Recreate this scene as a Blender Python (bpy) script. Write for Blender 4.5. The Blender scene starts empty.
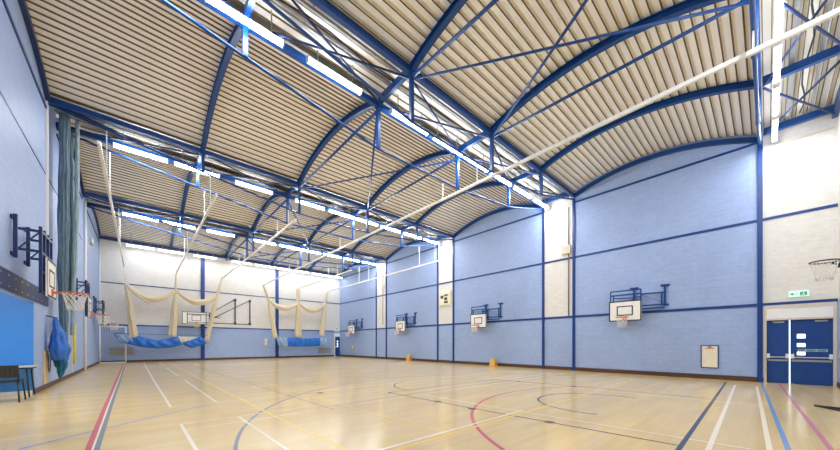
import bpy, math, random
from mathutils import Vector, Matrix, noise

random.seed(7)
SC = bpy.context.scene
COL = SC.collection

# ------------------------------------------------------------------ camera, world, exposure
H_CAM = 1.32
cd = bpy.data.cameras.new('camera')
cam = bpy.data.objects.new('camera', cd)
COL.objects.link(cam)
cd.sensor_width = 36.0
cd.lens = 311.979 * 36.0 / 840.0
cd.shift_y = (343.8 - 225.0) / 840.0
cd.clip_start = 0.05
cd.clip_end = 200
cam.location = (0, 0, H_CAM)
cam.rotation_euler = (math.radians(90), 0, math.radians(48.076 - 90))
SC.camera = cam

w = bpy.data.worlds.new('world')
SC.world = w
w.use_nodes = True
w.node_tree.nodes['Background'].inputs[0].default_value = (0.9, 0.95, 1, 1)
w.node_tree.nodes['Background'].inputs[1].default_value = 0.3

TUBE_POWER = 17.0
DOWN_WATTS = 16.0
SC.view_settings.view_transform = 'Standard'
SC.view_settings.look = 'None'
SC.view_settings.gamma = 1
SC.view_settings.use_curve_mapping = False
SC.view_settings.exposure = 1.40
SC.cycles.diffuse_bounces = 8
SC.cycles.max_bounces = 12
SC.cycles.caustics_reflective = False
SC.cycles.caustics_refractive = False

# ------------------------------------------------------------------ plan of the hall (metres)
XR, XL, YB, YF = 15.933, -2.077, 30.593, -1.447
CY = [0.171, 6.374, 7.937, 14.302, 15.808, 22.096, 23.634]     # steel column lines on the long walls
BAYS = [(CY[0], CY[1]), (CY[2], CY[3]), (CY[4], CY[5]), (CY[6], YB)]
STRIPS = [(YF, CY[0]), (CY[1], CY[2]), (CY[3], CY[4]), (CY[5], CY[6])]
NODE_X = [1.78, 5.42, 9.06, 12.6]
ZL, ZU = 2.66, 5.582                                            # the two rails round the walls
Z_SPR, Z_APEX = 8.80, 9.42                                      # underside of the vault deck
Z_STRIP = 8.98
DZ0 = -0.25                                                     # the roof edge by the double doors sits a little lower


# ------------------------------------------------------------------ materials
def lin(c):
    return tuple((v / 255 / 12.92) if v / 255 <= 0.04045 else ((v / 255 + 0.055) / 1.055) ** 2.4 for v in c) + (1,)


MATS = {}


def mat(name, rgb, rough=0.5, metal=0.0, var=0.06, scale=6.0, bump=0.0, stretch=None, spec=0.5, emit=0.0, trans=0.0):
    m = bpy.data.materials.new(name)
    m.use_nodes = True
    nt = m.node_tree
    b = nt.nodes['Principled BSDF']
    b.inputs['Roughness'].default_value = rough
    b.inputs['Metallic'].default_value = metal
    b.inputs['Specular IOR Level'].default_value = spec
    tc = nt.nodes.new('ShaderNodeTexCoord')
    mp = nt.nodes.new('ShaderNodeMapping')
    nt.links.new(tc.outputs['Object'], mp.inputs['Vector'])
    if stretch:
        mp.inputs['Scale'].default_value = stretch
    nz = nt.nodes.new('ShaderNodeTexNoise')
    nz.inputs['Scale'].default_value = scale
    nz.inputs['Detail'].default_value = 4
    nt.links.new(mp.outputs['Vector'], nz.inputs['Vector'])
    rp = nt.nodes.new('ShaderNodeValToRGB')
    c = lin(rgb)
    rp.color_ramp.elements[0].position = 0.3
    rp.color_ramp.elements[1].position = 0.7
    rp.color_ramp.elements[0].color = tuple(max(0, v * (1 - var)) for v in c[:3]) + (1,)
    rp.color_ramp.elements[1].color = tuple(min(1, v * (1 + var)) for v in c[:3]) + (1,)
    nt.links.new(nz.outputs['Fac'], rp.inputs['Fac'])
    nt.links.new(rp.outputs['Color'], b.inputs['Base Color'])
    if emit:
        b.inputs['Emission Color'].default_value = c
        b.inputs['Emission Strength'].default_value = emit
    if trans:
        b.inputs['Transmission Weight'].default_value = trans
    if bump:
        bp = nt.nodes.new('ShaderNodeBump')
        bp.inputs['Strength'].default_value = bump
        bp.inputs['Distance'].default_value = 0.01
        nt.links.new(nz.outputs['Fac'], bp.inputs['Height'])
        nt.links.new(bp.outputs['Normal'], b.inputs['Normal'])
    MATS[name] = m
    return m


def block_mat(name, rgb, axes, var=0.025, mortar=0.90):
    """painted blockwork: courses and joints as a fine pattern and bump. axes: 'yz' or 'xz'"""
    m = bpy.data.materials.new(name)
    m.use_nodes = True
    nt = m.node_tree
    b = nt.nodes['Principled BSDF']
    b.inputs['Roughness'].default_value = 0.55
    tc = nt.nodes.new('ShaderNodeTexCoord')
    sx = nt.nodes.new('ShaderNodeSeparateXYZ')
    cx = nt.nodes.new('ShaderNodeCombineXYZ')
    nt.links.new(tc.outputs['Object'], sx.inputs[0])
    nt.links.new(sx.outputs['Y' if axes == 'yz' else 'X'], cx.inputs['X'])
    nt.links.new(sx.outputs['Z'], cx.inputs['Y'])
    br = nt.nodes.new('ShaderNodeTexBrick')
    br.inputs['Scale'].default_value = 1.0
    br.inputs['Brick Width'].default_value = 0.44
    br.inputs['Row Height'].default_value = 0.215
    br.inputs['Mortar Size'].default_value = 0.008
    br.inputs['Mortar Smooth'].default_value = 0.3
    c = lin(rgb)
    br.inputs['Color1'].default_value = tuple(v * (1 - var) for v in c[:3]) + (1,)
    br.inputs['Color2'].default_value = tuple(min(1, v * (1 + var)) for v in c[:3]) + (1,)
    br.inputs['Mortar'].default_value = tuple(v * mortar for v in c[:3]) + (1,)
    nt.links.new(cx.outputs[0], br.inputs['Vector'])
    nz = nt.nodes.new('ShaderNodeTexNoise')
    nz.inputs['Scale'].default_value = 5
    nz.inputs['Detail'].default_value = 8
    nz.inputs['Roughness'].default_value = 0.75
    mp = nt.nodes.new('ShaderNodeMapping')
    mp.inputs['Scale'].default_value = (0.7, 2.2, 1)
    nt.links.new(cx.outputs[0], mp.inputs['Vector'])
    nt.links.new(mp.outputs['Vector'], nz.inputs['Vector'])
    mr = nt.nodes.new('ShaderNodeMapRange')
    mr.inputs['From Min'].default_value = 0.25
    mr.inputs['From Max'].default_value = 0.75
    mr.inputs['To Min'].default_value = 0.86
    mr.inputs['To Max'].default_value = 1.12
    nt.links.new(nz.outputs['Fac'], mr.inputs['Value'])
    mx = nt.nodes.new('ShaderNodeMix')
    mx.data_type = 'RGBA'
    mx.blend_type = 'MULTIPLY'
    mx.inputs['Factor'].default_value = 1
    nt.links.new(br.outputs['Color'], mx.inputs['A'])
    nt.links.new(mr.outputs['Result'], mx.inputs['B'])
    nt.links.new(mx.outputs['Result'], b.inputs['Base Color'])
    bp = nt.nodes.new('ShaderNodeBump')
    bp.inputs['Strength'].default_value = 0.35
    bp.inputs['Distance'].default_value = 0.01
    bp.invert = True
    nt.links.new(br.outputs['Fac'], bp.inputs['Height'])
    nt.links.new(bp.outputs['Normal'], b.inputs['Normal'])
    MATS[name] = m
    return m


def floor_mat():
    m = bpy.data.materials.new('sprung_floor')
    m.use_nodes = True
    nt = m.node_tree
    b = nt.nodes['Principled BSDF']
    tc = nt.nodes.new('ShaderNodeTexCoord')
    mp = nt.nodes.new('ShaderNodeMapping')
    mp.inputs['Rotation'].default_value = (0, 0, 0)
    nt.links.new(tc.outputs['Object'], mp.inputs['Vector'])
    br = nt.nodes.new('ShaderNodeTexBrick')                     # boards running across the hall
    br.inputs['Scale'].default_value = 1.0
    br.inputs['Brick Width'].default_value = 1.8
    br.inputs['Row Height'].default_value = 0.09
    br.inputs['Mortar Size'].default_value = 0.0015
    br.inputs['Color1'].default_value = lin((219, 189, 128))
    br.inputs['Color2'].default_value = lin((225, 196, 136))
    br.inputs['Mortar'].default_value = lin((209, 179, 120))
    nt.links.new(mp.outputs['Vector'], br.inputs['Vector'])
    mp2 = nt.nodes.new('ShaderNodeMapping')
    mp2.inputs['Scale'].default_value = (0.25, 1.2, 1)
    nt.links.new(tc.outputs['Object'], mp2.inputs['Vector'])
    nz = nt.nodes.new('ShaderNodeTexNoise')
    nz.inputs['Scale'].default_value = 2.2
    nz.inputs['Detail'].default_value = 5
    nt.links.new(mp2.outputs['Vector'], nz.inputs['Vector'])
    rp = nt.nodes.new('ShaderNodeMapRange')
    rp.inputs['From Min'].default_value = 0.3
    rp.inputs['From Max'].default_value = 0.7
    rp.inputs['To Min'].default_value = 0.93
    rp.inputs['To Max'].default_value = 1.05
    nt.links.new(nz.outputs['Fac'], rp.inputs['Value'])
    mx = nt.nodes.new('ShaderNodeMix')
    mx.data_type = 'RGBA'
    mx.blend_type = 'MULTIPLY'
    mx.inputs['Factor'].default_value = 1
    nt.links.new(br.outputs['Color'], mx.inputs['A'])
    nt.links.new(rp.outputs['Result'], mx.inputs['B'])
    nt.links.new(mx.outputs['Result'], b.inputs['Base Color'])
    rr = nt.nodes.new('ShaderNodeMapRange')
    rr.inputs['To Min'].default_value = 0.12
    rr.inputs['To Max'].default_value = 0.22
    nt.links.new(nz.outputs['Fac'], rr.inputs['Value'])
    nt.links.new(rr.outputs['Result'], b.inputs['Roughness'])
    b.inputs['Specular IOR Level'].default_value = 0.5
    MATS['floor'] = m
    return m


BLUE_BLOCK_Y = block_mat('blue_blockwork_long_wall', (157, 179, 221), 'yz')
BLUE_BLOCK_X = block_mat('blue_blockwork_end_wall', (157, 179, 221), 'xz')
CREAM_BLOCK_Y = block_mat('cream_blockwork_long_wall', (224, 222, 217), 'yz', 0.015, 0.97)
CREAM_BLOCK_X = block_mat('cream_blockwork_end_wall', (224, 222, 217), 'xz', 0.015, 0.97)
FLOOR = floor_mat()
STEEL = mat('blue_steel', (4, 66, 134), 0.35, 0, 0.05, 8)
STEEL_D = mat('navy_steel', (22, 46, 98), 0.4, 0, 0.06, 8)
COLUMN = mat('blue_column_paint', (4, 58, 130), 0.35, 0, 0.05, 4)
RAIL = mat('navy_rail_paint', (6, 58, 130), 0.4, 0, 0.05, 4)
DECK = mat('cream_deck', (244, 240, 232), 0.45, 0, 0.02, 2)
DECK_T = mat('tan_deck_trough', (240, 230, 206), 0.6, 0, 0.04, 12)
DECK_W = mat('shade_painted_deck_web', (112, 98, 76), 0.7, 0, 0.10, 30)  # dark colour paints in the shading on the sides of the corrugations
GALV = mat('galvanised_steel', (158, 160, 158), 0.45, 0.3, 0.08, 15)
WHITE = mat('white_paint', (240, 240, 236), 0.4, 0, 0.02, 5)
CREAM = mat('cream_paint', (232, 222, 200), 0.5, 0, 0.03, 5)
CREAMD = mat('cream_door_frame', (214, 204, 190), 0.5, 0, 0.03, 5)
BROWN = mat('dark_brown_skirting', (84, 56, 38), 0.5, 0, 0.12, 6)
BLACK = mat('black', (22, 22, 24), 0.5, 0, 0.1, 8)
BLACKP = mat('black_plastic', (34, 38, 44), 0.45, 0, 0.1, 8)
DOORB = mat('blue_door_paint', (20, 66, 136), 0.4, 0, 0.08, 3)
CHROME = mat('brushed_steel', (220, 222, 225), 0.3, 0.6, 0.03, 10)
ORANGE = mat('orange_hoop', (214, 110, 52), 0.45, 0, 0.06, 9)
NETW = mat('white_cord', (236, 232, 222), 0.8, 0, 0.03, 9)
NETB = mat('beige_netting', (216, 202, 172), 0.85, 0, 0.10, 22, 0.5)
NETG = mat('teal_grey_netting', (98, 122, 138), 0.8, 0, 0.22, 16, 0.6, (1, 1, 0.25))
NETGL = mat('pale_teal_netting', (150, 176, 182), 0.8, 0, 0.22, 16, 0.6, (1, 1, 0.25))
PVC = mat('blue_pvc_sheet', (28, 110, 205), 0.35, 0, 0.10, 5, 0.2)
PVCB = mat('royal_blue_bag_cloth', (44, 108, 198), 0.45, 0, 0.15, 7, 0.3)
TEAL = mat('teal_blue_cloth', (20, 110, 146), 0.6, 0, 0.2, 12, 0.3)
FLAP = mat('clear_grey_blue_sheet', (140, 168, 204), 0.4, 0, 0.10, 8)
SKYB = mat('light_blue_panel', (64, 146, 228), 0.4, 0, 0.03, 2)
NAVY = mat('navy_band', (16, 38, 92), 0.4, 0, 0.3, 3)
PLY = mat('plywood', (216, 192, 150), 0.6, 0, 0.08, 6, 0, (1, 1, 0.2))
YELLOW = mat('yellow_plastic', (226, 176, 84), 0.45, 0, 0.05, 8)
YELLOWP = mat('yellow_foam', (226, 206, 84), 0.6, 0, 0.06, 8)
CONDUIT = mat('brown_grey_conduit', (120, 106, 98), 0.5, 0, 0.05, 8)
GREENS = mat('exit_green', (70, 178, 130), 0.4, 0, 0.02, 8)
GREENL = mat('pale_green_sign', (158, 206, 182), 0.5, 0, 0.03, 8)
GREY = mat('grey_plastic', (168, 170, 168), 0.5, 0, 0.05, 8)
GRILLE = mat('grille_grey', (168, 162, 152), 0.5, 0.2, 0.06, 8)
TABLE = mat('pale_table_laminate', (206, 198, 190), 0.4, 0, 0.04, 8)
TUBE = mat('fluorescent_diffuser', (246, 250, 255), 0.4, 0, 0.0, 5, emit=TUBE_POWER)
EXITLIT = mat('lit_exit_panel', (196, 240, 222), 0.4, 0, 0.0, 5, emit=0.25)
DAY = mat('daylight_glazing', (240, 250, 255), 0.3, 0, 0.0, 5, emit=0.75)
POSTER = mat('notice_cream', (236, 228, 204), 0.5, 0, 0.04, 9)
DIGIT = mat('scoreboard_digit_panel', (70, 72, 58), 0.4, 0, 0.15, 9)
REDP = mat('faded_red_print', (214, 150, 130), 0.6, 0, 0.05, 9)
FL = {
    'white': mat('line_white', (242, 230, 202), 0.25, 0, 0.02, 5),
    'yellow': mat('line_yellow', (240, 200, 92), 0.25, 0, 0.03, 5),
    'red': mat('line_red', (200, 92, 100), 0.25, 0, 0.05, 5),
    'pink': mat('line_pink', (204, 124, 142), 0.25, 0, 0.05, 5),
    'grey': mat('line_slate', (122, 128, 138), 0.25, 0, 0.05, 5),
    'navy': mat('line_navy', (62, 68, 88), 0.25, 0, 0.05, 5),
    'blue': mat('line_blue', (112, 150, 200), 0.25, 0, 0.05, 5),
    'dark': mat('line_dark', (96, 84, 78), 0.25, 0, 0.05, 5),
    'olive': mat('line_olive', (150, 142, 104), 0.25, 0, 0.05, 5),
    'lilac': mat('line_lilac', (176, 176, 196), 0.25, 0, 0.05, 5),
}


# ------------------------------------------------------------------ mesh helpers
class MB:
    def __init__(s):
        s.v, s.f, s.m, s.mats, s.sm = [], [], [], [], []

    def mi(s, m):
        if m not in s.mats:
            s.mats.append(m)
        return s.mats.index(m)

    def add(s, vs, fs, m, smooth=False):
        o = len(s.v)
        s.v += [tuple(v) for v in vs]
        k = s.mi(m)
        for f in fs:
            s.f.append([o + i for i in f])
            s.m.append(k)
            s.sm.append(smooth)
        return s

    def box(s, x0, x1, y0, y1, z0, z1, m):
        vs = [(x, y, z) for z in (z0, z1) for y in (y0, y1) for x in (x0, x1)]
        return s.add(vs, [(0, 2, 3, 1), (4, 5, 7, 6), (0, 1, 5, 4), (2, 6, 7, 3), (0, 4, 6, 2), (1, 3, 7, 5)], m)

    def bar(s, a, b, wd, ht, m, up=(0, 0, 1)):
        """rectangular bar from a to b"""
        a, b = Vector(a), Vector(b)
        d = (b - a).normalized()
        up = Vector(up)
        if abs(d.dot(up)) > 0.98:
            up = Vector((1, 0, 0))
        sd = d.cross(up).normalized()
        u = sd.cross(d).normalized()
        vs = [p + sd * (i * wd / 2) + u * (j * ht / 2) for p in (a, b) for i, j in ((-1, -1), (1, -1), (1, 1), (-1, 1))]
        return s.add(vs, [(3, 2, 1, 0), (4, 5, 6, 7), (0, 1, 5, 4), (1, 2, 6, 5), (2, 3, 7, 6), (3, 0, 4, 7)], m)

    def tube(s, pts, r, m, n=8, closed=False, radii=None, fold=0.0, nf=7, flat=1.0, caps=True):
        pts = [Vector(p) for p in pts]
        N = len(pts)
        rings = []
        prev = None
        for i, p in enumerate(pts):
            if closed:
                d = pts[(i + 1) % N] - pts[i - 1]
            else:
                d = pts[min(i + 1, N - 1)] - pts[max(i - 1, 0)]
            d.normalize()
            if prev is None:
                ref = Vector((0, 0, 1)) if abs(d.z) < 0.9 else Vector((1, 0, 0))
                u = d.cross(ref).normalized()
            else:
                u = (prev - d * prev.dot(d)).normalized()
            prev = u
            v = d.cross(u)
            rr = radii[i] if radii else r
            ring = []
            for k in range(n):
                t = 2 * math.pi * k / n
                q = rr * (1 + fold * math.cos(nf * t + 0.7 * math.sin(i * 0.9)) + fold * 0.5 * math.sin((nf // 2 + 1) * t + i * 0.5))
                ring.append(p + u * (q * math.cos(t)) + v * (q * flat * math.sin(t)))
            rings.append(ring)
        vs = [p for ring in rings for p in ring]
        fs = []
        for i in range(N if closed else N - 1):
            j = (i + 1) % N
            for k in range(n):
                l = (k + 1) % n
                fs.append((i * n + k, i * n + l, j * n + l, j * n + k))
        if caps and not closed:
            fs.append(tuple(range(n - 1, -1, -1)))
            fs.append(tuple((N - 1) * n + k for k in range(n)))
        return s.add(vs, fs, m, True)

    def prism(s, poly, axis, a, b, m):
        """polygon (list of 2D points) extruded along an axis: 'x' takes (y,z), 'y' takes (x,z), 'z' takes (x,y)"""
        def P(q, t):
            return {'x': (t, q[0], q[1]), 'y': (q[0], t, q[1]), 'z': (q[0], q[1], t)}[axis]
        n = len(poly)
        vs = [P(q, a) for q in poly] + [P(q, b) for q in poly]
        fs = [tuple(range(n)), tuple(range(2 * n - 1, n - 1, -1))]
        fs += [(i, n + i, n + (i + 1) % n, (i + 1) % n) for i in range(n)]
        return s.add(vs, fs, m)

    def build(s, name, parent=None, mat_=None, fix=True):
        me = bpy.data.meshes.new(name)
        me.from_pydata(s.v, [], s.f)
        for m in s.mats:
            me.materials.append(m)
        me.polygons.foreach_set('material_index', s.m)
        me.polygons.foreach_set('use_smooth', s.sm)
        me.update()
        if fix:
            import bmesh
            bm = bmesh.new()
            bm.from_mesh(me)
            bmesh.ops.recalc_face_normals(bm, faces=bm.faces)
            bm.to_mesh(me)
            bm.free()
        o = bpy.data.objects.new(name, me)
        COL.objects.link(o)
        if parent:
            o.parent = parent
        return o


def thing(name, label, cat, loc=(0, 0, 0), rz=0.0, group=None):
    o = bpy.data.objects.new(name, None)
    o.empty_display_size = 0.2
    COL.objects.link(o)
    o.location = loc
    o.rotation_euler = (0, 0, rz)
    o['label'] = label
    o['category'] = cat
    if group:
        o['group'] = group
    return o


def tag(o, label, cat, group=None):
    o['label'] = label
    o['category'] = cat
    if group:
        o['group'] = group
    return o


def struct(o, label=None, cat=None):
    o['kind'] = 'structure'
    if label:
        o['label'] = label
        o['category'] = cat
    return o


def copy_tree(o, parent=None):
    c = o.copy()
    COL.objects.link(c)
    if parent:
        c.parent = parent
    for ch in list(o.children):
        copy_tree(ch, c)
    return c


ORD = ['first', 'second', 'third', 'fourth', 'fifth', 'sixth', 'seventh', 'eighth', 'ninth', 'tenth', 'eleventh']
PIER = ['over the double doors', 'at the junction box pier', 'at the scoreboard pier', 'at the pier farthest down the hall']
VAULT = ['nearest vault', 'second vault', 'third vault', 'farthest vault']


def arc_z(y, y0, y1, zs, za):
    h = (y1 - y0) / 2
    r = za - zs
    R = (h * h + r * r) / (2 * r)
    return za - R + math.sqrt(max(0, R * R - (y - (y0 + y1) / 2) ** 2)) + tilt(y)


def tilt(y):
    return DZ0 * min(1.0, max(0.0, (CY[1] - y) / (CY[1] - CY[0])))


# ------------------------------------------------------------------ floor with its court lines
fb = MB()
fb.box(XL - 2.2, XR + 0.3, YF - 0.3, YB + 0.3, -0.2, 0.0, FLOOR)
ZLINE = [0.001]


def strip_line(pts, wd, c, closed=False):
    ZLINE[0] += 0.00006
    z = ZLINE[0]
    P = [Vector((p[0], p[1], 0)) for p in pts]
    L, R = [], []
    for i, p in enumerate(P):
        d = (P[min(i + 1, len(P) - 1)] - P[max(i - 1, 0)]).normalized()
        n = Vector((-d.y, d.x, 0)) * (wd / 2)
        L.append((p.x + n.x, p.y + n.y, z))
        R.append((p.x - n.x, p.y - n.y, z))
    n = len(P)
    fb.add(L + R, [(n + i, n + i + 1, i + 1, i) for i in range(n - 1)], FL[c])


def arc(cx, cy, r, a0, a1, wd, c, n=48):
    strip_line([(cx + r * math.cos(math.radians(a0 + (a1 - a0) * i / n)), cy + r * math.sin(math.radians(a0 + (a1 - a0) * i / n))) for i in range(n + 1)], wd, c)


# dark and slate lines first, white ones painted over them
strip_line([(2.35, 25), (2.63, 14.7), (2.89, 5.8)], 0.035, 'olive')
strip_line([(3.0, 6.12), (4.63, 6.23), (7.74, 6.31), (12.5, 6.19)], 0.025, 'olive')
strip_line([(5.03, 6.9), (5.06, 4.0), (5.2, 0.78)], 0.045, 'dark')
strip_line([(5.03, 6.88), (9.77, 6.75)], 0.035, 'dark')
strip_line([(9.77, 6.75), (10.0, 4.97), (10.1, 2.77), (10.2, 0.9)], 0.035, 'dark')
arc(7.4, 6.85, 1.75, 0, 180, 0.04, 'dark')
arc(7.65, 2.45, 1.34, -14, 194, 0.045, 'navy')
arc(7.25, 3.1, 6.5, 20, 172, 0.05, 'grey', 80)
arc(7.5, 0.0, 4.68, 50, 152, 0.06, 'red', 64)
strip_line([(-1.95, 5.42), (-1.14, 6.23), (-0.52, 6.81), (0.43, 7.58), (1.27, 8.27)], 0.045, 'blue')
strip_line([(5, 22.5), (15, 22.6)], 0.03, 'olive')
strip_line([(-1, 14.6), (15, 14.9)], 0.03, 'olive')
# yellow
strip_line([(1.45, 28.5), (1.78, 8.87), (1.84, 5.2), (1.93, 3.15)], 0.045, 'yellow')
strip_line([(3.1, 13.0), (3.27, 5.87), (3.38, 3.15)], 0.04, 'yellow')
strip_line([(2.0, 3.09), (14.03, 3.21)], 0.06, 'yellow')
strip_line([(1.8, 13.2), (13, 13.4)], 0.035, 'yellow')
strip_line([(4.9, 28.0), (5.2, 12.0)], 0.035, 'yellow')
# white court lines
strip_line([(0.5, 6.41), (0.58, 0.3)], 0.045, 'white')
strip_line([(0.48, 8.28), (0.39, 13.65), (0.2, 28.6)], 0.045, 'white')
strip_line([(1.33, 6.4), (1.42, 0.3)], 0.045, 'white')
strip_line([(1.29, 8.31), (1.21, 14.2)], 0.045, 'white')
strip_line([(1.17, 16.35), (1.08, 22.3)], 0.045, 'white')
strip_line([(1.06, 24.2), (1.0, 29.5)], 0.045, 'white')
strip_line([(0.46, 8.29), (13.9, 8.5)], 0.03, 'white')
strip_line([(0.48, 6.42), (13.9, 6.5)], 0.03, 'white')
strip_line([(0.5, 5.96), (13.9, 6.05)], 0.03, 'white')
strip_line([(1.3, 14.2), (13.9, 14.35)], 0.03, 'white')
strip_line([(1.3, 16.35), (13.9, 16.5)], 0.03, 'white')
strip_line([(0.5, 3.2), (5.6, 3.24)], 0.05, 'white')
strip_line([(9.75, 3.3), (13.9, 3.36)], 0.03, 'white')
strip_line([(5.48, 5.98), (5.5, 3.84), (5.69, 0.14)], 0.04, 'white')
strip_line([(9.55, 5.98), (9.85, 0.1)], 0.035, 'white')
# the lines along the near end and the left side
strip_line([(2.5, 0.69), (14.99, 0.95)], 0.055, 'navy')
strip_line([(2.5, 0.43), (14.13, 0.69)], 0.055, 'white')
strip_line([(3, -0.1), (14.3, 0.22)], 0.055, 'white')
strip_line([(3, -0.27), (15.88, 0.14)], 0.055, 'blue')
strip_line([(3, -0.63), (15.6, -0.26)], 0.055, 'pink')
strip_line([(-0.42, 0.3), (-0.48, 5.64), (-0.54, 9.14), (-0.80, 28.4)], 0.06, 'red')
strip_line([(-0.375, 0.3), (-0.435, 5.6), (-0.49, 9.2), (-0.745, 28.4)], 0.025, 'white')
strip_line([(-0.335, 0.3), (-0.40, 5.57), (-0.455, 9.3), (-0.70, 28.4)], 0.055, 'grey')
for x, y in ((5.02, 4.0), (5.13, 2.45), (5.06, 5.03), (9.9, 5.83), (10.0, 4.0), (3.6, 8.0), (2.9, 21.0), (3.0, 26.5), (0.35, 26.5)):
    ZLINE[0] += 0.00006
    fb.add([(x + 0.09 * math.cos(t * math.pi / 6), y + 0.09 * math.sin(t * math.pi / 6), ZLINE[0]) for t in range(12)], [tuple(range(12))], FL['dark'])
struct(fb.build('floor', fix=False))

# ------------------------------------------------------------------ ceiling: four corrugated vaults and flat strips between them
PITCH = 0.222


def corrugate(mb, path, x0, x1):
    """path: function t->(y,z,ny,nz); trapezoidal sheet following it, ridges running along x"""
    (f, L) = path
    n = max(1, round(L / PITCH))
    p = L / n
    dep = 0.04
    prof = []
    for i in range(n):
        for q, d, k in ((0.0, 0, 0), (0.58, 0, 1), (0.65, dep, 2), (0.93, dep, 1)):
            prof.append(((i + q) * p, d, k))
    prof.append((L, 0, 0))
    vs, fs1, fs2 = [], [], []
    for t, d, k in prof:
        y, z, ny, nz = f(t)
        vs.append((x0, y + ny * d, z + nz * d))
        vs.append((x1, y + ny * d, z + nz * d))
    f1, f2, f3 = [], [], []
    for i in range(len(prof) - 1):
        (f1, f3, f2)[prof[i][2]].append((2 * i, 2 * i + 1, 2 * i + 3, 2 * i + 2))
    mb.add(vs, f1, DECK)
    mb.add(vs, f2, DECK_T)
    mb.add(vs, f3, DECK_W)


cb = MB()
for (y0, y1) in BAYS:
    h = (y1 - y0) / 2
    r = Z_APEX - Z_SPR
    R = (h * h + r * r) / (2 * r)
    a = math.asin(h / R)
    yc, zc = (y0 + y1) / 2, Z_APEX - R
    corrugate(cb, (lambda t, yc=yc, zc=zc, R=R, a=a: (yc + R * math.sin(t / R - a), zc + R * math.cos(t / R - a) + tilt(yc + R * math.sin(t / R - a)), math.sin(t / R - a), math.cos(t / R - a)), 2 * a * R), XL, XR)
for (y0, y1) in STRIPS:
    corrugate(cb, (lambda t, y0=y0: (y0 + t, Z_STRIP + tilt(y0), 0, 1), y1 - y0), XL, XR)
cb.box(XL - 0.3, XR + 0.3, YF - 0.3, YB + 0.3, 9.75, 9.95, DECK)
struct(cb.build('ceiling', fix=False))

# ------------------------------------------------------------------ walls
def wall_profile(y0, y1, z0, vault):
    if not vault:
        return [(y0, z0), (y1, z0), (y1, 9.1), (y0, 9.1)]
    return [(y0, z0), (y1, z0)] + [(y1 + (y0 - y1) * i / 24, arc_z(y1 + (y0 - y1) * i / 24, y0, y1, Z_SPR, Z_APEX) + 0.08) for i in range(25)]


wr = MB()
for y0, y1 in BAYS:
    wr.prism(wall_profile(y0, y1, 0, True), 'x', XR, XR + 0.3, BLUE_BLOCK_Y)
for i, (y0, y1) in enumerate(STRIPS):
    if i == 0:
        wr.prism(wall_profile(y0, y1, 2.66, False), 'x', XR, XR + 0.3, CREAM_BLOCK_Y)
        wr.box(XR, XR + 0.3, 0.08, y1, 0, 2.66, CREAM_BLOCK_Y)
        wr.box(XR, XR + 0.3, YF - 0.3, -1.42, 0, 2.66, CREAM_BLOCK_Y)
        wr.box(XR + 0.25, XR + 0.3, -1.42, 0.08, 0, 2.66, CREAM_BLOCK_Y)
    else:
        wr.prism(wall_profile(y0, y1, ZL, False), 'x', XR, XR + 0.3, CREAM_BLOCK_Y)
        wr.box(XR, XR + 0.3, y0, y1, 0, ZL, BLUE_BLOCK_Y)
struct(wr.build('wall_right'))

AL0, AL1, ALZ, ALX = 5.6, 12.9, 2.41, -4.2                       # the store opening in the left wall
wl = MB()
for i, (y0, y1) in enumerate(BAYS):
    if i == 1:
        wl.prism(wall_profile(y0, y1, ALZ, True), 'x', XL - 0.08, XL, BLUE_BLOCK_Y)
        wl.box(XL - 0.08, XL, AL1, y1, 0, ALZ, BLUE_BLOCK_Y)
    elif i == 0:
        wl.prism(wall_profile(y0, y1, ALZ, True), 'x', XL - 0.08, XL, BLUE_BLOCK_Y)
        wl.box(XL - 0.08, XL, y0, AL0, 0, ALZ, BLUE_BLOCK_Y)
    else:
        wl.prism(wall_profile(y0, y1, 0, True), 'x', XL - 0.08, XL, BLUE_BLOCK_Y)
for i, (y0, y1) in enumerate(STRIPS):
    wl.prism(wall_profile(y0 - (0.3 if i == 0 else 0), y1, 0 if i != 1 else ALZ, False), 'x', XL - 0.08, XL, BLUE_BLOCK_Y)
struct(wl.build('wall_left'))

al = MB()
AH = 3.3
al.box(ALX - 0.1, ALX, AL0 - 0.1, AL1 + 0.1, 0, AH, BLUE_BLOCK_Y)
al.box(ALX, XL - 0.08, AL0 - 0.1, AL0, 0, AH, BLUE_BLOCK_X)
al.box(ALX - 0.1, XL - 0.08, AL0 - 0.1, AL1 + 0.1, AH, AH + 0.1, WHITE)
al.box(ALX, XL - 0.08, AL1, AL1 + 0.1, 0, AH, SKYB)
al.box(XL - 0.08, XL - 0.004, AL1 - 0.02, AL1, 0, ALZ, SKYB)
al.box(ALX, XL - 0.02, AL1 - 0.035, AL1 - 0.02, 0, 0.1, WHITE)
struct(al.build('wall_alcove'))

wb = MB()
DX0, DX1 = 15.38, 15.93
wb.box(XL - 0.3, DX0, YB, YB + 0.3, 0, ZL, BLUE_BLOCK_X)
wb.box(DX0, XR + 0.3, YB, YB + 0.3, 2.08, ZL, BLUE_BLOCK_X)
wb.box(DX0, XR + 0.3, YB + 0.2, YB + 0.3, 0, 2.08, BLUE_BLOCK_X)
wb.box(XL - 0.3, XR + 0.3, YB, YB + 0.3, ZL, 9.2, CREAM_BLOCK_X)
struct(wb.build('wall_back'))
wf = MB()
wf.box(XL - 0.3, XR + 0.3, YF - 0.3, YF, 0, ZL, BLUE_BLOCK_X)
wf.box(XL - 0.3, XR + 0.3, YF - 0.3, YF, ZL, 9.2, CREAM_BLOCK_X)
struct(wf.build('wall_front'))

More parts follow.
